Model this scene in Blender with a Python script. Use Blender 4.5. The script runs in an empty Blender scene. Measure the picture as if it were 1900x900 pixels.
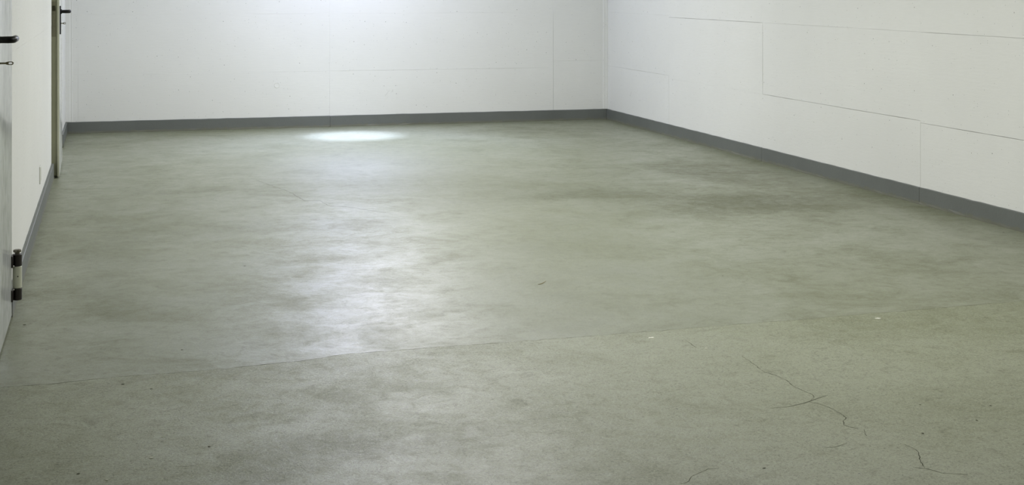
import bpy, bmesh, math, random
from mathutils import Vector, Matrix

random.seed(7)
sc = bpy.context.scene
COL = sc.collection

# ------------------------------------------------------------------ camera
CAM_H = 1.21
cam_d = bpy.data.cameras.new('camera')
cam_d.sensor_width = 36.0
cam_d.lens = 50.0                       # 2639 px over a 1900 px frame
cam_d.shift_y = -478.3 / 1900.0         # level camera, lens shifted down: verticals stay vertical
cam_d.clip_start = 0.02
cam = bpy.data.objects.new('camera', cam_d)
cam.location = (0, 0, CAM_H)
cam.rotation_euler = (math.radians(90), 0, math.radians(-15.713))
COL.objects.link(cam)
sc.camera = cam

# ------------------------------------------------------------------ world, exposure, lamp power
world = bpy.data.worlds.new('world')
world.use_nodes = True
world.node_tree.nodes['Background'].inputs[0].default_value = (0.02, 0.02, 0.02, 1)
world.node_tree.nodes['Background'].inputs[1].default_value = 0.0
sc.world = world
vs = sc.view_settings
vs.view_transform = 'Standard'
vs.look = 'None'
vs.gamma = 1.0
vs.use_curve_mapping = False
vs.exposure = 0.05

BATTENS = [(2.4, 4.3, 36), (1.9, 6.8, 50), (1.9, 9.9, 64)]     # x, y, watts of the ceiling battens
BATTEN_COLOR = (1.0, 0.99, 0.965)
DOWN_XY = (1.86, 11.30)                                            # cool pendant by the end wall
DOWN_Z = 1.90
DOWN_WIDE, DOWN_NARROW, DOWN_MID = 34.0, 700.0, 225.0
DOWN_COLOR = (0.55, 0.61, 1.0)

# ------------------------------------------------------------------ room dimensions (metres)
XL, XR = -0.363, 4.290            # wall faces
YF, YB = -1.60, 12.086            # wall behind the camera, end wall
ZC = 2.50
BB_H = 0.0947                     # baseboard height
BB_T = 0.012


# ------------------------------------------------------------------ material helpers
def new_mat(name):
    m = bpy.data.materials.new(name)
    m.use_nodes = True
    nt = m.node_tree
    nt.nodes.clear()
    out = nt.nodes.new('ShaderNodeOutputMaterial')
    b = nt.nodes.new('ShaderNodeBsdfPrincipled')
    nt.links.new(b.outputs[0], out.inputs[0])
    return m, nt, b


class N:
    """Small node-graph helper."""
    def __init__(self, nt):
        self.nt = nt

    def put(self, sock, v):
        if hasattr(v, 'is_linked'):
            self.nt.links.new(v, sock)
        elif isinstance(v, (tuple, list)) and len(v) == 3 and sock.type == 'RGBA':
            sock.default_value = (*v, 1)
        else:
            sock.default_value = v

    def coord(self):
        return self.nt.nodes.new('ShaderNodeTexCoord').outputs['Object']

    def math(self, op, a, b=0.0, clamp=False):
        n = self.nt.nodes.new('ShaderNodeMath')
        n.operation = op
        n.use_clamp = clamp
        self.put(n.inputs[0], a)
        self.put(n.inputs[1], b)
        return n.outputs[0]

    def plane(self, co, a, b):
        s = self.nt.nodes.new('ShaderNodeSeparateXYZ')
        self.nt.links.new(co, s.inputs[0])
        c = self.nt.nodes.new('ShaderNodeCombineXYZ')
        self.nt.links.new(s.outputs[a], c.inputs[0])
        self.nt.links.new(s.outputs[b], c.inputs[1])
        return c.outputs[0]

    def scale(self, co, v):
        n = self.nt.nodes.new('ShaderNodeMapping')
        self.nt.links.new(co, n.inputs['Vector'])
        n.inputs['Scale'].default_value = v
        return n.outputs[0]

    def shift(self, co, v):
        n = self.nt.nodes.new('ShaderNodeMapping')
        self.nt.links.new(co, n.inputs['Vector'])
        n.inputs['Location'].default_value = v
        return n.outputs[0]

    def noise(self, co, scale, detail=4, rough=0.55, dist=0.0, color=False):
        n = self.nt.nodes.new('ShaderNodeTexNoise')
        self.nt.links.new(co, n.inputs['Vector'])
        n.inputs['Scale'].default_value = scale
        n.inputs['Detail'].default_value = detail
        n.inputs['Roughness'].default_value = rough
        n.inputs['Distortion'].default_value = dist
        return n.outputs['Color' if color else 'Fac']

    def voronoi(self, co, scale):
        n = self.nt.nodes.new('ShaderNodeTexVoronoi')
        n.voronoi_dimensions = '2D'
        self.nt.links.new(co, n.inputs['Vector'])
        n.inputs['Scale'].default_value = scale
        return n.outputs['Distance'], n.outputs['Color']

    def ramp(self, v, lo, hi, a=0.0, b=1.0):
        n = self.nt.nodes.new('ShaderNodeMapRange')
        n.interpolation_type = 'SMOOTHSTEP'
        self.put(n.inputs['Value'], v)
        n.inputs['From Min'].default_value = lo
        n.inputs['From Max'].default_value = hi
        n.inputs['To Min'].default_value = a
        n.inputs['To Max'].default_value = b
        return n.outputs[0]

    def mix(self, f, a, b, kind='MIX'):
        n = self.nt.nodes.new('ShaderNodeMix')
        n.data_type = 'RGBA'
        n.blend_type = kind
        self.put(n.inputs[0], f)
        self.put(n.inputs[6], a)
        self.put(n.inputs[7], b)
        return n.outputs[2]

    def bump(self, h, strength, dist, prev=None):
        n = self.nt.nodes.new('ShaderNodeBump')
        n.inputs['Strength'].default_value = strength
        n.inputs['Distance'].default_value = dist
        self.nt.links.new(h, n.inputs['Height'])
        if prev is not None:
            self.nt.links.new(prev, n.inputs['Normal'])
        return n.outputs[0]

    def blob(self, co2, cx, cy, rx, ry, wobble):
        """0..1 patch with an irregular rim around a point of the plan."""
        n = self.nt.nodes.new('ShaderNodeMapping')
        n.vector_type = 'TEXTURE'
        self.nt.links.new(wobble, n.inputs['Vector'])
        n.inputs['Location'].default_value = (cx, cy, 0)
        n.inputs['Scale'].default_value = (rx, ry, 1)
        l = self.nt.nodes.new('ShaderNodeVectorMath')
        l.operation = 'LENGTH'
        self.nt.links.new(n.outputs[0], l.inputs[0])
        return self.ramp(l.outputs['Value'], 1.15, 0.15)


def srgb(r, g, b):
    f = lambda c: ((c / 255 + 0.055) / 1.055) ** 2.4 if c > 10 else c / 255 / 12.92
    return (f(r), f(g), f(b))


def wall_paint(name, a, b, base):
    m, nt, bs = new_mat(name)
    n = N(nt)
    p = n.plane(n.coord(), a, b)
    big = n.noise(p, 0.9, 5, 0.6)
    grain = n.noise(n.scale(p, (2.0, 14.0, 1)), 6, 5, 0.65)
    fine = n.noise(p, 90, 4, 0.6)
    c = n.mix(n.ramp(big, 0.35, 0.7), tuple(x * 0.955 for x in base), base)
    c = n.mix(n.ramp(grain, 0.35, 0.7, 0, 0.35), c, tuple(x * 0.93 for x in base))
    d, rc = n.voronoi(p, 11)
    s = nt.nodes.new('ShaderNodeSeparateColor')
    nt.links.new(rc, s.inputs[0])
    rad = n.ramp(s.outputs[1], 0.0, 1.0, 0.008, 0.034)
    hole = n.math('LESS_THAN', d, rad)
    hole = n.math('MULTIPLY', hole, n.math('GREATER_THAN', s.outputs[0], 0.80))
    d2, rc2 = n.voronoi(n.shift(p, (3.1, 7.7, 0)), 34)
    s2 = nt.nodes.new('ShaderNodeSeparateColor')
    nt.links.new(rc2, s2.inputs[0])
    h2 = n.math('MULTIPLY', n.math('LESS_THAN', d2, 0.055), n.math('GREATER_THAN', s2.outputs[0], 0.93))
    hole = n.math('MAXIMUM', hole, h2)
    scr = n.noise(n.scale(p, (1.0, 1.0, 1)), 5.5, 9, 0.72, 0.6)
    c = n.mix(n.ramp(scr, 0.67, 0.74, 0, 0.30), c, srgb(150, 150, 142))
    c = n.mix(n.math('MULTIPLY', hole, 0.75), c, srgb(84, 84, 78))
    n.put(bs.inputs['Base Color'], c)
    bs.inputs['Roughness'].default_value = 0.62
    bs.inputs['Specular IOR Level'].default_value = 0.25
    nb = n.bump(grain, 0.16, 0.004)
    nb = n.bump(fine, 0.10, 0.002, nb)
    nb = n.bump(n.math('SUBTRACT', 1.0, hole), 0.8, 0.003, nb)
    nt.links.new(nb, bs.inputs['Normal'])
    return m


def painted_metal(name, col, rough, spec=0.5, wave=0.0):
    m, nt, bs = new_mat(name)
    n = N(nt)
    co = n.coord()
    v = n.noise(co, 7, 4, 0.6)
    n.put(bs.inputs['Base Color'], n.mix(n.ramp(v, 0.3, 0.7), tuple(c * 0.93 for c in col), col))
    n.put(bs.inputs['Roughness'], n.ramp(n.noise(co, 14, 3), 0.3, 0.7, rough * 0.85, rough * 1.2))
    bs.inputs['Specular IOR Level'].default_value = spec
    if wave:
        nt.links.new(n.bump(n.noise(n.scale(co, (1, 2.5, 0.7)), 3, 2), wave, 0.01), bs.inputs['Normal'])
    return m


def metal(name, col, rough):
    m, nt, bs = new_mat(name)
    n = N(nt)
    co = n.coord()
    n.put(bs.inputs['Base Color'], n.mix(n.noise(co, 60, 3), tuple(c * 0.75 for c in col), col))
    bs.inputs['Metallic'].default_value = 1.0
    n.put(bs.inputs['Roughness'], n.ramp(n.noise(co, 90, 3), 0.3, 0.7, rough * 0.8, rough * 1.25))
    return m


def floor_mat(name, near):
    m, nt, bs = new_mat(name)
    n = N(nt)
    co = n.coord()
    p = n.plane(co, 0, 1)
    warp = n.noise(p, 1.6, 4, 0.6, color=True)
    vm = nt.nodes.new('ShaderNodeVectorMath')
    vm.operation = 'MULTIPLY_ADD'
    nt.links.new(warp, vm.inputs[0])
    vm.inputs[1].default_value = (0.9, 0.9, 0)
    nt.links.new(p, vm.inputs[2])
    sub = nt.nodes.new('ShaderNodeVectorMath')
    sub.operation = 'SUBTRACT'
    nt.links.new(vm.outputs[0], sub.inputs[0])
    sub.inputs[1].default_value = (0.45, 0.45, 0)
    wob = sub.outputs[0]

    olive, pale, dark = srgb(115, 119, 94), srgb(131, 135, 115), srgb(89, 92, 64)
    if near:
        olive, pale, dark = srgb(120, 124, 96), srgb(135, 139, 116), srgb(94, 97, 68)
    big = n.noise(p, 0.75, 6, 0.62, 0.4)
    mid = n.noise(n.shift(p, (5.2, 1.3, 0)), 3.2, 6, 0.66, 0.5)
    sml = n.noise(n.shift(p, (1.2, 8.3, 0)), 17, 6, 0.7, 0.8)
    fin = n.noise(p, 150, 4, 0.68, 1.2)
    c = n.mix(n.ramp(big, 0.36, 0.66), olive, pale)
    c = n.mix(n.ramp(mid, 0.50, 0.74, 0, 0.32 if near else 0.50), c, dark)
    c = n.mix(n.ramp(mid, 0.46, 0.26, 0, 0.30 if near else 0.40), c, pale)
    # stained and paler patches, darker bands along the side walls
    if near:
        spots = [(0.62, 3.62, 0.34, 0.20, 0.60), (0.44, 3.42, 0.25, 0.12, 0.5), (1.45, 3.26, 0.20, 0.05, 0.5),
                 (0.25, 4.46, 0.75, 0.10, 0.35), (2.6, 3.6, 0.7, 0.25, 0.2)]
        pales = [(1.3, 4.1, 0.8, 0.5, 0.25), (2.15, 3.55, 0.2, 0.12, 0.35), (1.0, 3.5, 0.4, 0.2, 0.3)]
    else:
        spots = [(3.35, 7.25, 0.85, 0.48, 0.95), (2.75, 7.75, 0.65, 0.30, 0.65), (3.75, 8.4, 0.45, 0.9, 0.7),
                 (4.1, 7.2, 0.16, 2.6, 0.5), (0.75, 7.2, 0.40, 0.22, 0.3), (3.2, 11.3, 0.9, 0.30, 0.35),
                 (0.45, 8.55, 0.5, 0.2, 0.4), (1.2, 7.05, 0.35, 0.2, 0.35), (0.0, 6.4, 0.25, 1.6, 0.3)]
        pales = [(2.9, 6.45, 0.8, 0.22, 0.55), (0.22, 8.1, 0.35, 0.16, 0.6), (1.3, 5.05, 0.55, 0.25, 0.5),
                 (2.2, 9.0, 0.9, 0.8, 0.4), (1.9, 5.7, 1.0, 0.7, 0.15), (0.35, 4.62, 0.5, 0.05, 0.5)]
    worn = 0.0
    for x, y, rx, ry, k in spots:
        f = n.math('MULTIPLY', n.blob(p, x, y, rx, ry, wob), k)
        worn = n.math('MAXIMUM', worn, f)
        c = n.mix(f, c, dark)
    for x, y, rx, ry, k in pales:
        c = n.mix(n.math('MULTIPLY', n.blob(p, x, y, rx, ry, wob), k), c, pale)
    c = n.mix(n.ramp(sml, 0.53, 0.72, 0, 0.45 if near else 0.38), c, tuple(x * 0.72 for x in dark))
    c = n.mix(n.ramp(sml, 0.46, 0.30, 0, 0.25), c, tuple(x * 1.12 for x in pale))
    c = n.mix(n.ramp(fin, 0.51, 0.66, 0, 0.85 if near else 0.50), c, tuple(x * 0.58 for x in dark))
    c = n.mix(n.ramp(fin, 0.47, 0.34, 0, 0.75 if near else 0.42), c, tuple(x * 1.30 for x in pale))
    d, rc = n.voronoi(p, 5.0)
    s = nt.nodes.new('ShaderNodeSeparateColor')
    nt.links.new(rc, s.inputs[0])
    pit = n.math('MULTIPLY', n.math('LESS_THAN', d, n.ramp(s.outputs[1], 0, 1, 0.006, 0.016)),
                 n.math('GREATER_THAN', s.outputs[0], 0.72))
    c = n.mix(n.math('MULTIPLY', pit, 0.8), c, srgb(40, 40, 34))
    n.put(bs.inputs['Base Color'], c)
    lo, hi = (0.45, 0.54) if near else (0.38, 0.52)
    r = n.math('ADD', n.ramp(mid, 0.3, 0.7, lo, hi), n.ramp(sml, 0.35, 0.7, -0.05, 0.09))
    n.put(bs.inputs['Roughness'], r)
    bs.inputs['Specular IOR Level'].default_value = 0.55
    nb = n.bump(mid, 0.10 if near else 0.20, 0.010)
    nb = n.bump(sml, 0.22, 0.004, nb)
    nb = n.bump(fin, 0.60 if near else 0.32, 0.0018, nb)
    nt.links.new(nb, bs.inputs['Normal'])
    # remains of the sealer coat, worn off in the stained patches and dark bands
    cw = n.math('MULTIPLY', n.math('SUBTRACT', 1.0, worn), n.ramp(mid, 0.30, 0.70, 0.26 if near else 0.42, 0.12 if near else 0.17))
    n.put(bs.inputs['Coat Weight'], cw)
    bs.inputs['Coat Roughness'].default_value = 0.41 if near else 0.36
    nt.links.new(n.bump(sml, 0.22, 0.004, n.bump(mid, 0.10 if near else 0.25, 0.010)), bs.inputs['Coat Normal'])
    return m


def flat_mat(name, col, rough=0.8):
    m, nt, bs = new_mat(name)
    n = N(nt)
    v = n.noise(n.coord(), 40, 3)
    n.put(bs.inputs['Base Color'], n.mix(v, tuple(c * 0.8 for c in col), col))
    bs.inputs['Roughness'].default_value = rough
    bs.inputs['Specular IOR Level'].default_value = 0.2
    return m


def glow_mat(name, col, strength):
    m, nt, bs = new_mat(name)
    bs.inputs['Base Color'].default_value = (0.8, 0.8, 0.8, 1)
    bs.inputs['Emission Color'].default_value = (*col, 1)
    bs.inputs['Emission Strength'].default_value = strength
    return m


WHITE = srgb(227, 228, 224)
M = {
    'wall_y': wall_paint('white_paint_side_walls', 1, 2, WHITE),
    'wall_x': wall_paint('white_paint_end_walls', 0, 2, WHITE),
    'ceiling': wall_paint('white_paint_ceiling', 0, 1, WHITE),
    'base': None,
    'far_slab': floor_mat('sealed_concrete_old', False),
    'near_slab': floor_mat('sealed_concrete_rough', True),
    'bed': flat_mat('joint_dirt', srgb(46, 46, 38), 0.95),
    'crack': flat_mat('crack_dirt', srgb(72, 73, 58), 0.95),
    'scuff': flat_mat('rubber_scuff', srgb(92, 94, 78), 0.8),
    'leaf': painted_metal('grey_gloss_door_paint', srgb(208, 211, 209), 0.17, 0.5),
    'edge': painted_metal('olive_door_edge_paint', srgb(150, 151, 126), 0.45),
    'lip': painted_metal('pale_olive_door_rim_paint', srgb(186, 187, 166), 0.4),
    'frame': painted_metal('white_frame_paint', srgb(214, 215, 209), 0.35),
    'black': painted_metal('black_nylon', srgb(12, 12, 13), 0.30, 0.3),
    'hinge': painted_metal('dark_brown_hinge_paint', srgb(38, 33, 30), 0.4, 0.4),
    'hinge_mid': painted_metal('cream_hinge_paint', srgb(200, 202, 184), 0.35),
    'pin': metal('hinge_pin_steel', srgb(120, 116, 104), 0.4),
    'lock': metal('lock_steel', srgb(140, 138, 118), 0.45),
    'latch': metal('latch_steel', srgb(70, 68, 56), 0.5),
    'key': metal('key_nickel', srgb(128, 122, 98), 0.35),
    'screw': metal('screw_steel', srgb(210, 210, 206), 0.3),
    'plate': painted_metal('white_plate_plastic', srgb(220, 221, 214), 0.4),
    'lamp_body': painted_metal('lamp_white_enamel', srgb(235, 235, 230), 0.4),
    'flake': flat_mat('white_flake', srgb(235, 235, 222), 0.7),
    'twig': flat_mat('dry_twig', srgb(148, 134, 88), 0.8),
}


def base_paint():
    m, nt, bs = new_mat('grey_baseboard_paint')
    n = N(nt)
    co = n.coord()
    v = n.noise(co, 2.2, 5, 0.6)
    f = n.noise(co, 70, 4, 0.6)
    col = srgb(105, 109, 105)
    c = n.mix(n.ramp(v, 0.3, 0.7), tuple(x * 0.88 for x in col), col)
    # splashed mortar and dirt along the foot of the board, ragged upper rim
    s = nt.nodes.new('ShaderNodeSeparateXYZ')
    nt.links.new(co, s.inputs[0])
    foot = n.math('ADD', s.outputs[2], n.math('MULTIPLY', n.noise(co, 26, 5, 0.7), -0.05))
    c = n.mix(n.ramp(foot, 0.0, -0.018, 0, 0.6), c, srgb(108, 108, 88))
    d = n.noise(co, 30, 6, 0.75, 0.6)
    c = n.mix(n.ramp(d, 0.66, 0.74, 0, 0.5), c, srgb(62, 64, 58))
    n.put(bs.inputs['Base Color'], c)
    bs.inputs['Roughness'].default_value = 0.5
    bs.inputs['Specular IOR Level'].default_value = 0.35
    nb = n.bump(f, 0.25, 0.002)
    nb = n.bump(d, 0.3, 0.004, nb)
    nt.links.new(nb, bs.inputs['Normal'])
    return m


M['base'] = base_paint()


# ------------------------------------------------------------------ object helpers
def link(name, me, mat, parent=None, smooth=False):
    o = bpy.data.objects.new(name, me)
    COL.objects.link(o)
    if mat is not None and not me.materials:
        me.materials.append(mat)
    if smooth:
        for p in me.polygons:
            p.use_smooth = True
    if parent is not None:
        o.parent = parent
    return o


def from_bm(name, bm, mat, parent=None, smooth=False, auto=None):
    bmesh.ops.recalc_face_normals(bm, faces=bm.faces)
    me = bpy.data.meshes.new(name)
    bm.to_mesh(me)
    bm.free()
    o = link(name, me, mat, parent, smooth or auto is not None)
    if auto is not None:
        me.set_sharp_from_angle(angle=math.radians(auto))
    return o


def tag(o, label=None, cat=None, group=None, kind=None):
    if label:
        o['label'] = label
    if cat:
        o['category'] = cat
    if group:
        o['group'] = group
    if kind:
        o['kind'] = kind
    return o


def empty(name, loc, rz=0.0):
    o = bpy.data.objects.new(name, None)
    o.location = loc
    o.rotation_euler = (0, 0, rz)
    o.empty_display_size = 0.1
    COL.objects.link(o)
    return o


def add_box(bm, a, b, bevel=0.0, seg=2):
    r = bmesh.ops.create_cube(bm, size=1.0)
    vs_ = r['verts']
    for v in vs_:
        v.co = Vector([a[i] + (v.co[i] + 0.5) * (b[i] - a[i]) for i in range(3)])
    if bevel:
        es = list({e for v in vs_ for e in v.link_edges})
        bmesh.ops.bevel(bm, geom=es, offset=bevel, segments=seg, profile=0.5, affect='EDGES')
    return bm


def box(name, a, b, mat, parent=None, bevel=0.0, seg=2):
    bm = bmesh.new()
    add_box(bm, a, b, bevel, seg)
    return from_bm(name, bm, mat, parent, auto=40 if bevel else None)


def add_lathe(bm, prof, origin, axis, n=20):
    """prof: (radius, height) pairs, turned about axis through origin."""
    axis = Vector(axis).normalized()
    q = Vector((0, 0, 1)).rotation_difference(axis)
    rings = []
    for r, h in prof:
        ring = []
        for k in range(n):
            a = 2 * math.pi * k / n
            ring.append(bm.verts.new(Vector(origin) + q @ Vector((r * math.cos(a), r * math.sin(a), h))))
        rings.append(ring)
    for i in range(len(rings) - 1):
        for k in range(n):
            bm.faces.new((rings[i][k], rings[i][(k + 1) % n], rings[i + 1][(k + 1) % n], rings[i + 1][k]))
    bm.faces.new(list(reversed(rings[0])))
    bm.faces.new(rings[-1])
    return bm


def lathe(name, prof, origin, axis, mat, parent=None, n=20):
    bm = bmesh.new()
    add_lathe(bm, prof, origin, axis, n)
    return from_bm(name, bm, mat, parent, auto=35)


def add_tube(bm, pts, radii, n=14, sy=1.0):
    """Round-ended tube along pts; the section may be flattened by sy."""
    pts = [Vector(p) for p in pts]
    rings = []
    prev = None
    for i, p in enumerate(pts):
        t = (pts[min(i + 1, len(pts) - 1)] - pts[max(i - 1, 0)]).normalized()
        up = Vector((0, 0, 1)) if abs(t.z) < 0.9 else Vector((1, 0, 0))
        s = t.cross(up).normalized()
        u = s.cross(t).normalized()
        r = radii[i]
        rings.append([bm.verts.new(p + s * (r * sy * math.cos(2 * math.pi * k / n)) + u * (r * math.sin(2 * math.pi * k / n)))
                      for k in range(n)])
    for i in range(len(rings) - 1):
        for k in range(n):
            bm.faces.new((rings[i][k], rings[i][(k + 1) % n], rings[i + 1][(k + 1) % n], rings[i + 1][k]))
    bm.faces.new(list(reversed(rings[0])))
    bm.faces.new(rings[-1])


def panel(name, origin, u, v, nrm, w, h, t, parent, mat, gap=(0.0002,) * 4):
    """One cast field of the wall: a plate with a ragged, chamfered rim."""
    rnd = random.Random(int(1000 * (origin[0] * 3.1 + origin[1] * 7.7 + origin[2] * 13.3)) + 5)
    u, v, nrm, o = Vector(u), Vector(v), Vector(nrm), Vector(origin)
    rim = []
    def edge(p0, p1, inn, g):
        L = math.hypot(p1[0] - p0[0], p1[1] - p0[1])
        k = max(2, int(L / 0.12))
        for i in range(k):
            s = i / k
            j = 0.0 if i == 0 else abs(rnd.gauss(0, g * 0.8)) + (g * 2.0 if rnd.random() < 0.15 else 0)
            rim.append((p0[0] + (p1[0] - p0[0]) * s + inn[0] * j, p0[1] + (p1[1] - p0[1]) * s + inn[1] * j))
    gl, gb, gr, gt = gap             # joint widths: start, bottom, end, top
    edge((gl, gb), (w - gr, gb), (0, 1), gb)
    edge((w - gr, gb), (w - gr, h - gt), (-1, 0), gr)
    edge((w - gr, h - gt), (gl, h - gt), (0, -1), gt)
    edge((gl, h - gt), (gl, gb), (1, 0), gl)
    bm = bmesh.new()
    ch = 0.0002
    r0, r1, r2 = [], [], []
    for a, b in rim:
        ca = a + (ch if a < w / 2 else -ch) * (1 if min(a, w - a) < 0.01 else 0)
        cb = b + (ch if b < h / 2 else -ch) * (1 if min(b, h - b) < 0.01 else 0)
        r0.append(bm.verts.new(o + u * a + v * b))
        r1.append(bm.verts.new(o + u * a + v * b + nrm * (t - ch)))
        r2.append(bm.verts.new(o + u * ca + v * cb + nrm * t))
    k = len(rim)
    for i in range(k):
        j = (i + 1) % k
        bm.faces.new((r0[i], r0[j], r1[j], r1[i]))
        bm.faces.new((r1[i], r1[j], r2[j], r2[i]))
    bm.faces.new(r2)
    return from_bm(name, bm, mat, parent)


def ribbon(name, pts, widths, z, mat, parent, jitter=0.0, step=0.02):
    """Thin mark lying in the floor surface, following a path."""
    rnd = random.Random(len(pts) * 31 + int(pts[0][0] * 1000))
    P = []
    for i in range(len(pts) - 1):
        a, b = Vector(pts[i]), Vector(pts[i + 1])
        k = max(1, int((b - a).length / step))
        for q in range(k):
            s = (i + q / k) / (len(pts) - 1)
            P.append((a.lerp(b, q / k), s))
    P.append((Vector(pts[-1]), 1.0))
    verts, faces = [], []
    for i, (p, s) in enumerate(P):
        t = (P[min(i + 1, len(P) - 1)][0] - P[max(i - 1, 0)][0]).normalized()
        nn = Vector((-t.y, t.x))
        f = s * (len(widths) - 1)
        k = min(int(f), len(widths) - 2)
        w = widths[k] + (widths[k + 1] - widths[k]) * (f - k)
        w *= rnd.choice((0.1, 0.25, 0.5, 0.7, 0.9)) if jitter else 1
        q = p + nn * rnd.uniform(-jitter, jitter)
        verts += [(*(q + nn * w / 2), z), (*(q - nn * w / 2), z), (*(q + nn * w / 2), z - 0.002), (*(q - nn * w / 2), z - 0.002)]
    for i in range(len(P) - 1):
        a = 4 * i
        faces += [(a, a + 1, a + 5, a + 4), (a + 2, a + 6, a + 7, a + 3), (a, a + 4, a + 6, a + 2), (a + 1, a + 3, a + 7, a + 5)]
    me = bpy.data.meshes.new(name)
    me.from_pydata(verts, [], faces)
    me.update()
    return link(name, me, mat, parent)


# ------------------------------------------------------------------ floor: two poured slabs on a bed
floor = box('floor', (XL - 0.35, YF - 0.2, -0.20), (XR + 0.15, YB + 0.2, -0.03), M['bed'])
tag(floor, 'olive grey sealed concrete floor with a casting joint', kind='structure')
JOINT = [(-0.72, 4.50), (-0.36, 4.535), (-0.169, 4.530), (-0.012, 4.552), (0.347, 4.562), (0.588, 4.588), (0.737, 4.636), (1.025, 4.640),
         (1.267, 4.637), (1.573, 4.640), (1.947, 4.655), (2.427, 4.668), (2.881, 4.687), (3.362, 4.711), (4.45, 4.76)]
rnd = random.Random(3)
JP = []
for (x0, y0), (x1, y1) in zip(JOINT, JOINT[1:]):
    k = max(1, int((x1 - x0) / 0.03))
    for i in range(k):
        JP.append((x0 + (x1 - x0) * i / k, y0 + (y1 - y0) * i / k + rnd.gauss(0, 0.0022)))
JP.append(JOINT[-1])


def slab(name, rim, mat):
    bm = bmesh.new()
    top = [bm.verts.new((x, y, 0)) for x, y in rim]
    bot = [bm.verts.new((x, y, -0.05)) for x, y in rim]
    bm.faces.new(top)
    for i in range(len(rim)):
        j = (i + 1) % len(rim)
        bm.faces.new((top[i], bot[i], bot[j], top[j]))
    return from_bm(name, bm, mat, floor)


gaps = [abs(rnd.gauss(0.0004, 0.0009)) for _ in JP]
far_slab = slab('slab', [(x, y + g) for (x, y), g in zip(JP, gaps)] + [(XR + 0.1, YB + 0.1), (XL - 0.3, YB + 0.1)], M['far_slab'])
near_slab = slab('slab', [(XL - 0.3, YF - 0.1), (XR + 0.1, YF - 0.1)] + [(x, y - g) for (x, y), g in reversed(list(zip(JP, gaps)))], M['near_slab'])
far_slab['label'] = 'smoother polished slab beyond the joint'
near_slab['label'] = 'rougher slab before the joint'

Z = 0.0004
CR = M['crack']
for pts, w in [
    ([(1.882, 4.502), (1.878, 4.44), (1.875, 4.396)], [0.0008, 0.0022, 0.001]),
    ([(1.976, 4.259), (1.97, 4.145), (1.961, 4.06), (1.979, 4.023), (1.987, 3.958), (1.976, 3.899), (1.982, 3.848), (1.991, 3.806),
      (1.985, 3.779), (1.949, 3.738), (1.963, 3.72), (1.976, 3.67), (1.98, 3.624), (1.974, 3.573), (1.95, 3.545), (1.939, 3.518),
      (1.942, 3.497), (1.957, 3.476)], [0.0012, 0.0028, 0.0022, 0.0020, 0.0026, 0.0030, 0.0014]),
    ([(1.969, 3.465), (1.956, 3.44), (1.948, 3.414)], [0.001, 0.0026, 0.001]),
    ([(2.007, 3.323), (2.015, 3.284), (2.011, 3.258), (1.979, 3.201), (1.959, 3.144)], [0.001, 0.0018, 0.0026, 0.0024]),
    ([(1.937, 3.157), (1.959, 3.144), (1.98, 3.103), (2.036, 3.078)], [0.0012, 0.0024, 0.0016]),
    ([(1.327, 3.207), (1.354, 3.219), (1.371, 3.248), (1.434, 3.287), (1.463, 3.286)], [0.001, 0.0024, 0.0018, 0.001]),
]:
    ribbon('crack', pts, w, Z, CR, near_slab, 0.0022, 0.012)
ribbon('crack', [(0.86, 8.9), (0.995, 8.36), (1.041, 7.984), (1.12, 7.962), (1.149, 7.75), (1.224, 7.716), (1.40, 7.45)],
       [0.001, 0.002, 0.0015, 0.002, 0.001], Z, CR, far_slab, 0.006, 0.03)
for pts, w in [
    ([(1.81, 3.713), (1.866, 3.71), (1.927, 3.73), (1.984, 3.76), (2.033, 3.785)], [0.001, 0.003, 0.005, 0.004, 0.0015]),
    ([(1.792, 3.357), (1.822, 3.353), (1.868, 3.374)], [0.001, 0.003, 0.001]),
]:
    ribbon('scuff_mark', pts, w, Z * 0.6, M['scuff'], near_slab, 0.0, 0.012)

# pock marks and embedded grit
pk = random.Random(12)
verts, faces = [], []
for x, y in [(0.224, 4.834), (2.355, 7.686), (2.387, 7.635), (2.443, 5.452), (-0.08, 3.678), (2.105, 3.393), (2.312, 3.453), (2.431, 3.562),
             (4.195, 6.041), (2.241, 3.626), (1.571, 3.255), (0.245, 3.8), (0.114, 4.389), (0.032, 4.465), (0.55, 6.2), (-0.3, 5.34)]:
    rx, ry = pk.uniform(0.003, 0.007), pk.uniform(0.003, 0.006)
    b = len(verts)
    for k in range(8):
        a = k * math.pi / 4
        j = pk.uniform(0.7, 1.2)
        verts.append((x + rx * j * math.cos(a), y + ry * j * math.sin(a), Z))
    verts.append((x, y, Z + 0.0008))
    faces += [(b + k, b + (k + 1) % 8, b + 8) for k in range(8)]
me = bpy.data.meshes.new('grit')
me.from_pydata(verts, [], faces)
o = link('grit', me, M['crack'], floor)
o['kind'] = 'stuff'

# ------------------------------------------------------------------ ceiling
tag(box('ceiling', (XL - 0.3, YF - 0.2, ZC), (XR + 0.15, YB + 0.2, ZC + 0.15), M['ceiling']),
    'white painted concrete ceiling', kind='structure')

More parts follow.
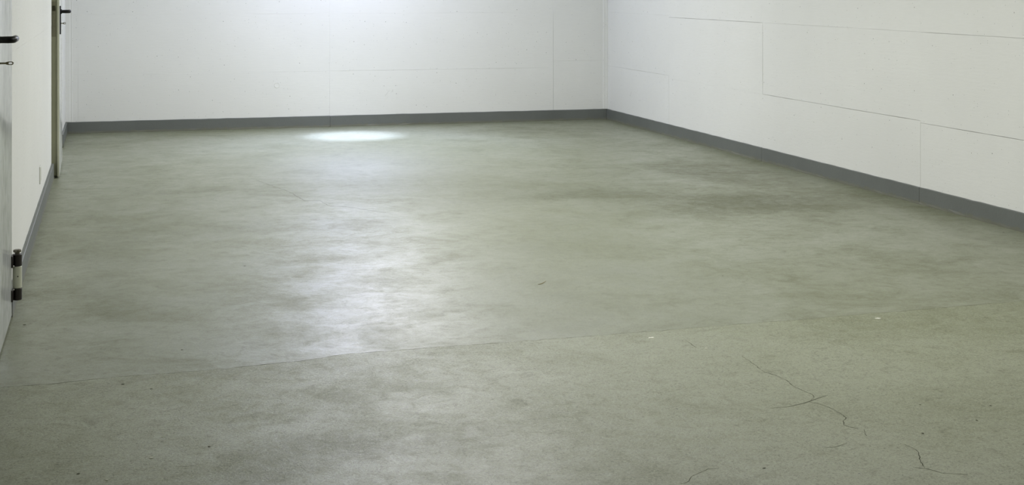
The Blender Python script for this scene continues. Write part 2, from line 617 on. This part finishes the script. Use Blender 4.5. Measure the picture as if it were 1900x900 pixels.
# ------------------------------------------------------------------ walls: cast fields with joints
T = 0.008   # thickness of the cast field over the core
wall_right = box('wall_right', (XR + T, YF - 0.15, -0.03), (XR + T + 0.14, YB + 0.15, ZC), M['wall_y'])
tag(wall_right, 'white painted concrete side wall with formwork joints', kind='structure')
ycols = [YF, 0.98, 2.96, 4.95, 6.936, 8.912, 10.615, YB]
for i in range(len(ycols) - 1):
    y0, y1 = ycols[i], ycols[i + 1]
    zr = [0.0, 0.449, 0.948, 1.45, 1.95, ZC] if y1 < 7 else [0.0, 0.460, 0.950, 1.45, 1.95, ZC]
    if i == 6:
        zr = [0.0, 0.484, 0.965, 1.45, 1.95, ZC]
    for k in range(len(zr) - 1):
        t = T + random.uniform(-0.0002, 0.0002) + (0.0006 if (i, k) in ((4, 0), (3, 1), (6, 0)) else 0)
        f, v, d = 0.0001, 0.0005, 0.0012      # hardly visible, visible and open joints
        g = {(5, 1): (d, f, f, v), (4, 1): (f, v, d, f), (4, 0): (f, f, v, v), (5, 0): (v, f, f, f), (3, 0): (f, f, v, v),
             (3, 1): (f, v, f, f), (5, 2): (f, v, f, f), (3, 2): (f, v, f, f), (6, 0): (f, f, f, v)}.get((i, k), (f,) * 4)
        panel('wall_panel', (XR + T, y0, zr[k]), (0, 1, 0), (0, 0, 1), (-1, 0, 0), y1 - y0, zr[k + 1] - zr[k], t, wall_right, M['wall_y'], g)

wall_back = box('wall_back', (XL - 0.3, YB + T, -0.03), (XR + 0.15, YB + T + 0.14, ZC), M['wall_x'])
tag(wall_back, 'white painted concrete end wall lit by the cool lamp', kind='structure')
xcols = [XL, -0.264, 1.787, 3.782, XR]
for i in range(len(xcols) - 1):
    x0, x1 = xcols[i], xcols[i + 1]
    zr = [0.0, 0.474, 0.965, 1.46, 1.96, ZC]
    if i == 3:
        zr = [0.0, 0.532, 1.02, 1.5, 1.98, ZC]
    for k in range(len(zr) - 1):
        t = T + random.uniform(-0.0003, 0.0) - (0.0004 if (i, k) == (2, 0) else 0)
        if i in (0, 3):
            t = T + 0.0015
        o = panel('wall_panel', (x0, YB + T, zr[k]), (1, 0, 0), (0, 0, 1), (0, -1, 0), x1 - x0, zr[k + 1] - zr[k], t, wall_back, M['wall_x'],
                  {(3, 0): (0.0009, f, f, 0.0004), (2, 0): (f, f, f, 0.0002), (1, 0): (f, f, 0.0003, 0.0001), (2, 1): (f, 0.0001, 0.0005, f),
                   (0, 0): (f, f, 0.0005, f)}.get((i, k), (f,) * 4))
        if i == 1 and k == 0:
            plugged = o
lathe('tie_hole_plug', [(0.022, 0.0), (0.0225, 0.0100), (0.0205, 0.0112), (0.0185, 0.0092), (0.016, 0.0090)], (1.340, YB + T, 0.363), (0, -1, 0),
      M['wall_x'], plugged)

wall_front = box('wall_front', (XL - 0.3, YF - 0.16, -0.03), (XR + 0.15, YF, ZC), M['wall_x'])
tag(wall_front, 'white painted concrete wall behind the viewpoint', kind='structure')

# left wall with two door openings
D1 = (4.575, 5.438)        # opening of the shut door
D2 = (9.345, 10.200)       # opening of the ajar door
DH = 2.05
bm = bmesh.new()
for y0, y1, z0 in [(YF - 0.15, D1[0], -0.03), (D1[1], D2[0], -0.03), (D2[1], YB + 0.15, -0.03), (D1[0], D1[1], DH), (D2[0], D2[1], DH)]:
    add_box(bm, (XL - T - 0.16, y0, z0), (XL - T, y1, ZC))
for y0, y1 in (D1, D2):                                  # closed-off room side behind the doors
    add_box(bm, (XL - T - 0.17, y0 - 0.1, -0.03), (XL - T - 0.16, y1 + 0.1, ZC))
wall_left = from_bm('wall_left', bm, M['wall_y'])
tag(wall_left, 'white painted concrete side wall with two steel doors', kind='structure')
for y0, y1, zr in [(YF, 1.5, [0, 0.96, 1.95, ZC]), (1.5, D1[0], [0, 0.96, 1.95, ZC]), (D1[1], D2[0], [0, 0.955, 1.95, ZC]),
                   (D2[1], YB, [0, 0.955, 1.95, ZC]), (D1[0], D1[1], [DH, ZC]), (D2[0], D2[1], [DH, ZC])]:
    for k in range(len(zr) - 1):
        panel('wall_panel', (XL - T, y0, zr[k]), (0, 1, 0), (0, 0, 1), (1, 0, 0), y1 - y0, zr[k + 1] - zr[k], T + random.uniform(-0.0008, 0.0004),
              wall_left, M['wall_y'], (0.0002,) * 4)

# filler strips in the two far corners
bm = bmesh.new()
add_box(bm, (4.249, YB - 0.014, BB_H), (XR + 0.004, YB + 0.004, ZC), 0.003, 1)
add_box(bm, (4.272, YB - 0.020, BB_H), (XR + 0.004, YB - 0.010, ZC), 0.002, 1)
tag(from_bm('trim_1', bm, M['wall_x']), 'white painted filler strip in the corner without a door', kind='structure')
bm = bmesh.new()
add_box(bm, (XL - 0.004, YB - 0.012, BB_H), (-0.326, YB + 0.004, ZC), 0.003, 1)
add_box(bm, (-0.318, YB - 0.003, BB_H), (-0.306, YB + 0.004, ZC), 0.002, 1)
tag(from_bm('trim_2', bm, M['wall_x']), 'white painted filler strip in the corner beside the doors', kind='structure')


# ------------------------------------------------------------------ baseboards
def board(p0, p1, nrm, t, parent, seed):
    """One length of plinth: slightly wavy top and face, ragged foot."""
    rnd = random.Random(seed)
    p0, p1, nrm = Vector(p0), Vector(p1), Vector(nrm)
    L = (p1 - p0).length
    k = max(2, int(L / 0.07))
    bm = bmesh.new()
    rings = []
    for i in range(k + 1):
        b = p0.lerp(p1, i / k)
        top = BB_H + rnd.gauss(0, 0.0006)
        foot = t + abs(rnd.gauss(0, 0.0016))
        ring = [b + Vector((0, 0, -0.01)), b + nrm * foot + Vector((0, 0, -0.01)), b + nrm * foot + Vector((0, 0, 0.002 + rnd.random() * 0.004)),
                b + nrm * t + Vector((0, 0, 0.012 + rnd.random() * 0.006)), b + nrm * t + Vector((0, 0, top - 0.003)),
                b + nrm * (t - 0.003) + Vector((0, 0, top)), b + Vector((0, 0, top))]
        rings.append([bm.verts.new(v) for v in ring])
    for i in range(k):
        for q in range(7):
            bm.faces.new((rings[i][q], rings[i][(q + 1) % 7], rings[i + 1][(q + 1) % 7], rings[i + 1][q]))
    bm.faces.new(rings[0])
    bm.faces.new(list(reversed(rings[-1])))
    return from_bm('board', bm, M['base'], parent)


G = 0.0014
bb = tag(empty('baseboard_right', (0, 0, 0)), 'dark grey painted baseboard of the long joint-marked wall', kind='structure')
ys = [YF, 0.98, 2.96, 4.95, 6.936, 8.912, YB]
for i in range(len(ys) - 1):
    board((XR, ys[i] + G, 0), (XR, ys[i + 1] - G, 0), (-1, 0, 0), 0.008, bb, 40 + i)
bb = tag(empty('baseboard_back', (0, 0, 0)), 'dark grey painted baseboard of the end wall', kind='structure')
xs = [XL, 1.787, XR - 0.008]
for i in range(len(xs) - 1):
    board((xs[i] + G, YB, 0), (xs[i + 1] - G, YB, 0), (0, -1, 0), BB_T, bb, 60 + i)
bb = tag(empty('baseboard_left', (0, 0, 0)), 'dark grey painted baseboard of the wall with the doors', kind='structure')
for i, (y0, y1) in enumerate([(YF, D1[0] - 0.05), (D1[1] + 0.035, D2[0] - 0.022), (11.07, YB - BB_T - 0.004)]):
    board((XL, y0, 0), (XL, y1, 0), (1, 0, 0), 0.015, bb, 80 + i)
bb = tag(empty('baseboard_front', (0, 0, 0)), 'dark grey painted baseboard behind the viewpoint', kind='structure')
board((XL + 0.02, YF, 0), (XR - 0.02, YF, 0), (0, 1, 0), 0.010, bb, 90)


# ------------------------------------------------------------------ doors
def make_door(name, label, yo0, yo1, face_x, swing, hinges_seen):
    """Rebated steel leaf hung on its far edge; origin on the hinge line at floor level."""
    root = tag(empty(name, (face_x, yo1 + 0.016, 0), 0.0), label, kind='structure')
    W = (yo1 - yo0) + 0.032           # leaf width over the rim
    fx = XL - face_x                  # wall face in door space
    # frame lining of the opening (stays in the wall)
    a0, a1 = -W + 0.016, -0.016
    bm = bmesh.new()
    add_box(bm, (fx - 0.13, a0, 0), (fx - 0.002, a0 + 0.006, DH))
    add_box(bm, (fx - 0.13, a1 - 0.006, 0), (fx - 0.002, a1, DH))
    add_box(bm, (fx - 0.13, a0 + 0.006, DH - 0.006), (fx - 0.002, a1 - 0.006, DH))
    add_box(bm, (fx - 0.13, a0 + 0.006, 0), (fx - 0.075, a0 + 0.03, DH - 0.006))
    add_box(bm, (fx - 0.13, a1 - 0.03, 0), (fx - 0.075, a1 - 0.006, DH - 0.006))
    from_bm('door_frame', bm, M['frame'], root)
    leaf = empty('door_leaf', (0, 0, 0), swing)
    leaf.parent = root
    # rim sheet (overlaps the wall) and the thicker body inside the rebate
    box('leaf_face', (-0.013, -W, 0.010), (0.0, 0.0, DH + 0.012), M['leaf'], leaf, 0.0025, 2)
    box('leaf_body', (-0.056, -W + 0.020, 0.014), (-0.0128, -0.024, DH - 0.012), M['edge'], leaf, 0.0015, 1)
    box('leaf_rim', (-0.0125, -W - 0.0012, 0.012), (-0.002, -W + 0.004, DH + 0.010), M['lip'], leaf)
    # lock in the body edge
    lk = -W + 0.0185
    box('lock_plate', (-0.0475, lk, 0.885), (-0.0215, lk + 0.004, 1.105), M['lock'], leaf, 0.001, 1)
    box('latch_bolt', (-0.043, lk - 0.011, 1.047), (-0.026, lk + 0.002, 1.079), M['latch'], leaf, 0.003, 2)
    box('dead_bolt', (-0.041, lk - 0.003, 0.95), (-0.028, lk + 0.002, 0.99), M['lock'], leaf, 0.001, 1)
    # furniture
    hy = -W + 0.062
    box('handle_plate', (0.0, hy - 0.019, 0.898), (0.008, hy + 0.019, 1.078), M['black'], leaf, 0.0035, 3)
    bm = bmesh.new()
    zl = 1.041
    path = [(0.004, hy, zl), (0.030, hy, zl)]
    rad = [0.0105, 0.0105]
    for k in range(9):
        a = k / 8 * math.pi / 2
        path.append((0.040 + 0.018 * math.sin(a), hy + 0.018 - 0.018 * math.cos(a), zl))
        rad.append(0.0108)
    for q in (0.04, 0.07, 0.098):
        path.append((0.058, hy + q, zl))
        rad.append(0.0108)
    for q in (0.103, 0.107, 0.109):
        path.append((0.058, hy + q, zl))
        rad.append(0.0108 * {0.103: 0.9, 0.107: 0.6, 0.109: 0.25}[q])
    add_tube(bm, path, rad, 16, 1.0)
    from_bm('lever', bm, M['black'], leaf, auto=50)
    lathe('lever_collar', [(0.0150, 0.006), (0.0150, 0.012), (0.0125, 0.014)], (0, hy, zl), (1, 0, 0), M['black'], leaf)
    # hinges
    for hz in ((0.149, 1.86) if hinges_seen else (1.86,)):
        h = empty('hinge', (0.0, 0.0, hz))
        h.parent = root
        c = (0.018, 0.006, 0)
        prof = lambda z0, z1: [(0.0150, z0), (0.0165, z0 + 0.0015), (0.0165, z1 - 0.0015), (0.0150, z1)]
        bm = bmesh.new()
        add_lathe(bm, prof(0.040, 0.083), c, (0, 0, 1), 24)
        add_lathe(bm, prof(-0.083, -0.040), c, (0, 0, 1), 24)
        add_box(bm, (0.0, -0.040, 0.041), (0.006, 0.012, 0.082), 0.001, 1)
        add_box(bm, (0.0, -0.040, -0.082), (0.006, 0.012, -0.041), 0.001, 1)
        from_bm('hinge_knuckle', bm, M['hinge'], h, auto=40)
        bm = bmesh.new()
        add_lathe(bm, prof(-0.0395, 0.0395), c, (0, 0, 1), 24)
        o = from_bm('hinge_barrel', bm, M['hinge_mid'], h, auto=40)
        bm = bmesh.new()
        add_lathe(bm, [(0.0085, 0.083), (0.0085, 0.088), (0.0135, 0.090), (0.0145, 0.094), (0.0130, 0.0985), (0.008, 0.100)], c, (0, 0, 1), 16)
        from_bm('hinge_pin', bm, M['pin'], h, auto=40)
        bm = bmesh.new()
        add_lathe(bm, [(0.0022, 0.0), (0.0022, 0.0006)], (c[0] + 0.0030, c[1] - 0.0162, 0.004), (0.18, -1, 0), 10)
        from_bm('oil_hole', bm, M['hinge'], h)
        for zz in (0.0425, -0.0425):
            lathe('hinge_screw', [(0.0030, 0.0), (0.0028, 0.0022), (0.0015, 0.0030)], (0.0062, -0.0135, zz), (0.6, -1, 0), M['screw'], h, 10)
    return root, leaf, W, hy


d1, leaf1, W1, hy1 = make_door('door_1', 'shut grey steel door with black lever and dark hinges', D1[0], D1[1], -0.349, 0.0, True)
d2, leaf2, W2, hy2 = make_door('door_2', 'ajar grey steel door near the end wall, lock edge showing', D2[0], D2[1], -0.327, math.radians(0.75), False)


def make_key(label, loc, rz, reach, bow_w, bow_h):
    """Key standing in a lock: shank, collar and a flat bow with a hole (root at the lock face)."""
    root = tag(empty('key', loc, rz), label, 'key', 'keys left in the door locks')
    lathe('shank', [(0.0028, -0.006), (0.0028, reach - bow_w * 0.8)], (0, 0, 0), (1, 0, 0), M['key'], root, 12)
    bm = bmesh.new()
    n = 28
    cx = reach - bow_w / 2
    th = 0.0013
    o_, i_ = [[], []], [[], []]
    for s, y in ((0, -th), (1, th)):
        for k in range(n):
            a = 2 * math.pi * k / n
            ca, sa = math.cos(a), math.sin(a)
            se = lambda t, e: math.copysign(abs(t) ** e, t)
            x = cx + bow_w / 2 * se(ca, 0.75)
            taper = 0.72 + 0.28 * (ca + 1) / 2
            o_[s].append(bm.verts.new((x, y, bow_h / 2 * se(sa, 0.75) * taper)))
            i_[s].append(bm.verts.new((cx + bow_w * 0.12 + bow_w * 0.24 * ca, y, bow_h * 0.23 * sa)))
    for k in range(n):
        j = (k + 1) % n
        bm.faces.new((o_[0][k], o_[0][j], i_[0][j], i_[0][k]))
        bm.faces.new((o_[1][k], i_[1][k], i_[1][j], o_[1][j]))
        bm.faces.new((o_[0][k], o_[1][k], o_[1][j], o_[0][j]))
        bm.faces.new((i_[0][k], i_[0][j], i_[1][j], i_[1][k]))
    from_bm('bow', bm, M['key'], root)
    return root


make_key('dull brass key standing in the lock of the shut door', (-0.349 + 0.0082, D1[1] + 0.016 + hy1, 0.969), 0.0, 0.050, 0.024, 0.0125)
dx = -math.sin(math.radians(0.75)) * hy2
make_key('small key in the lock of the ajar door', (-0.327 + dx + 0.0082, D2[1] + 0.016 + hy2, 0.967), math.radians(0.75), 0.028, 0.017, 0.0155)

# ------------------------------------------------------------------ blank cover plate on the left wall
wp = tag(empty('wall_plate', (XL, 7.83, 0.217)), 'small white blank cover plate low on the wall between the doors', 'cover plate')
bm = bmesh.new()
for a, b in [((-0.045, -0.045), (0.045, -0.036)), ((-0.045, 0.036), (0.045, 0.045)), ((-0.045, -0.036), (-0.036, 0.036)), ((0.036, -0.036), (0.045, 0.036))]:
    add_box(bm, (0.0, a[0], a[1]), (0.006, b[0], b[1]), 0.0015, 1)
from_bm('plate_rim', bm, M['plate'], wp)
box('plate_cover', (0.0, -0.0355, -0.0355), (0.0045, 0.0355, 0.0355), M['plate'], wp, 0.0015, 1)

# ------------------------------------------------------------------ crumbs on the floor
fk = random.Random(5)
for i, (x, y, r) in enumerate([(0.097, 3.749, 0.0045), (0.131, 3.915, 0.0035), (2.673, 4.604, 0.010), (1.778, 4.561, 0.009), (1.901, 4.377, 0.005),
                               (-0.012, 3.612, 0.0035)]):
    bm = bmesh.new()
    n = 9
    top, bot = [], []
    for k in range(n):
        a = 2 * math.pi * k / n
        j = fk.uniform(0.6, 1.15)
        px, py = r * 1.3 * j * math.cos(a), r * 0.7 * j * math.sin(a)
        top.append(bm.verts.new((px * 0.85, py * 0.85, 0.0016)))
        bot.append(bm.verts.new((px, py, 0.0)))
    bm.faces.new(top)
    bm.faces.new(list(reversed(bot)))
    for k in range(n):
        bm.faces.new((bot[k], bot[(k + 1) % n], top[(k + 1) % n], top[k]))
    o = from_bm('paint_flake', bm, M['flake'])
    o.location = (x, y, 0.0)
    o.rotation_euler = (0, 0, fk.uniform(-0.3, 0.3))
    tag(o, {2: 'largest white paint flake, lying beside the floor joint', 3: 'white paint flake between floor joint and short hairline crack',
            4: 'small white paint flake at the end of the short hairline crack'}.get(i, 'tiny white paint flake on the rough slab before the shut door'), 'flake', 'paint flakes on the floor')

bm = bmesh.new()
add_tube(bm, [(x, y, 0.0012) for x, y in [(-0.012, -0.002), (0.0, 0.0), (0.016, 0.017), (0.038, 0.049)]], [0.0006, 0.0012, 0.0010, 0.0005], 8)
o = from_bm('dry_twig', bm, M['twig'], smooth=True)
o.location = (1.667, 5.499, 0.0)
tag(o, 'tiny brown dry twig lying on the polished slab', 'twig')

# ------------------------------------------------------------------ lamps on the ceiling
def batten(x, y, watts, label):
    root = tag(empty('ceiling_batten_lamp', (x, y, ZC)), label, 'lamp', 'batten lamps along the ceiling')
    bm = bmesh.new()
    add_box(bm, (-0.035, -0.62, -0.05), (0.035, 0.62, 0.0), 0.006, 2)
    from_bm('lamp_body', bm, M['lamp_body'], root, auto=40)
    for s in (-1, 1):
        bm = bmesh.new()
        add_box(bm, (-0.05, s * 0.605 - 0.015, -0.095), (0.05, s * 0.605 + 0.015, -0.012), 0.008, 2)
        from_bm('end_cap', bm, M['lamp_body'], root, auto=40)
    bm = bmesh.new()
    add_tube(bm, [(0, -0.59, -0.07), (0, 0.59, -0.07)], [0.013, 0.013], 16)
    from_bm('tube', bm, glow_mat('fluorescent_tube', BATTEN_COLOR, 12.0), root, smooth=True)
    l = bpy.data.lights.new('batten_light', 'AREA')
    l.shape = 'RECTANGLE'
    l.size, l.size_y = 0.10, 1.15
    l.energy = watts
    l.color = BATTEN_COLOR
    lo = bpy.data.objects.new('batten_light', l)
    lo.location = (0, 0, -0.10)
    COL.objects.link(lo)
    lo.parent = root


for (x, y, w), lab in zip(BATTENS, ('white batten lamp on the ceiling abreast of the shut door',
                                    'white batten lamp on the ceiling between the other two battens',
                                    'white batten lamp on the ceiling nearest the cool pendant')):
    batten(x, y, w, lab)


def pendant(x, y):
    """Opal globe hung on a rod, with bare beam and flood spots added below it."""
    root = tag(empty('pendant_lamp', (x, y, ZC)), 'cool white globe pendant lamp hanging by the end wall', 'lamp')
    dz = DOWN_Z - ZC
    lathe('ceiling_rose', [(0.05, 0.0), (0.05, -0.012), (0.035, -0.026), (0.012, -0.030)], (0, 0, 0), (0, 0, 1), M['lamp_body'], root, 24)
    lathe('rod', [(0.006, -0.028), (0.006, dz + 0.105)], (0, 0, 0), (0, 0, 1), M['lamp_body'], root, 10)
    lathe('socket', [(0.012, 0.108), (0.034, 0.100), (0.036, 0.060)], (0, 0, dz), (0, 0, 1), M['lamp_body'], root, 24)
    r = 0.07
    prof = [(max(0.004, r * math.sin(a)), -r * math.cos(a)) for a in [math.pi * k / 14 for k in range(0, 13)]]
    lathe('globe', prof, (0, 0, dz), (0, 0, 1), glow_mat('cool_globe', DOWN_COLOR, DOWN_WIDE / (math.pi * 4 * math.pi * r * r)), root, 24)
    for name, watts, deg, tilt in (('pendant_beam', DOWN_NARROW, 31, 0), ('pendant_flood', DOWN_MID, 92, -17)):
        l = bpy.data.lights.new(name, 'SPOT')
        l.energy = watts
        l.color = DOWN_COLOR
        l.spot_size = math.radians(deg)
        l.spot_blend = 1.0
        l.shadow_soft_size = 0.06
        lo = bpy.data.objects.new(name, l)
        lo.location = (0, 0, dz - 0.14)
        lo.rotation_euler = (math.radians(tilt), 0, 0)      # the added flood leans into the room to brighten the floor
        COL.objects.link(lo)
        lo.parent = root


pendant(*DOWN_XY)
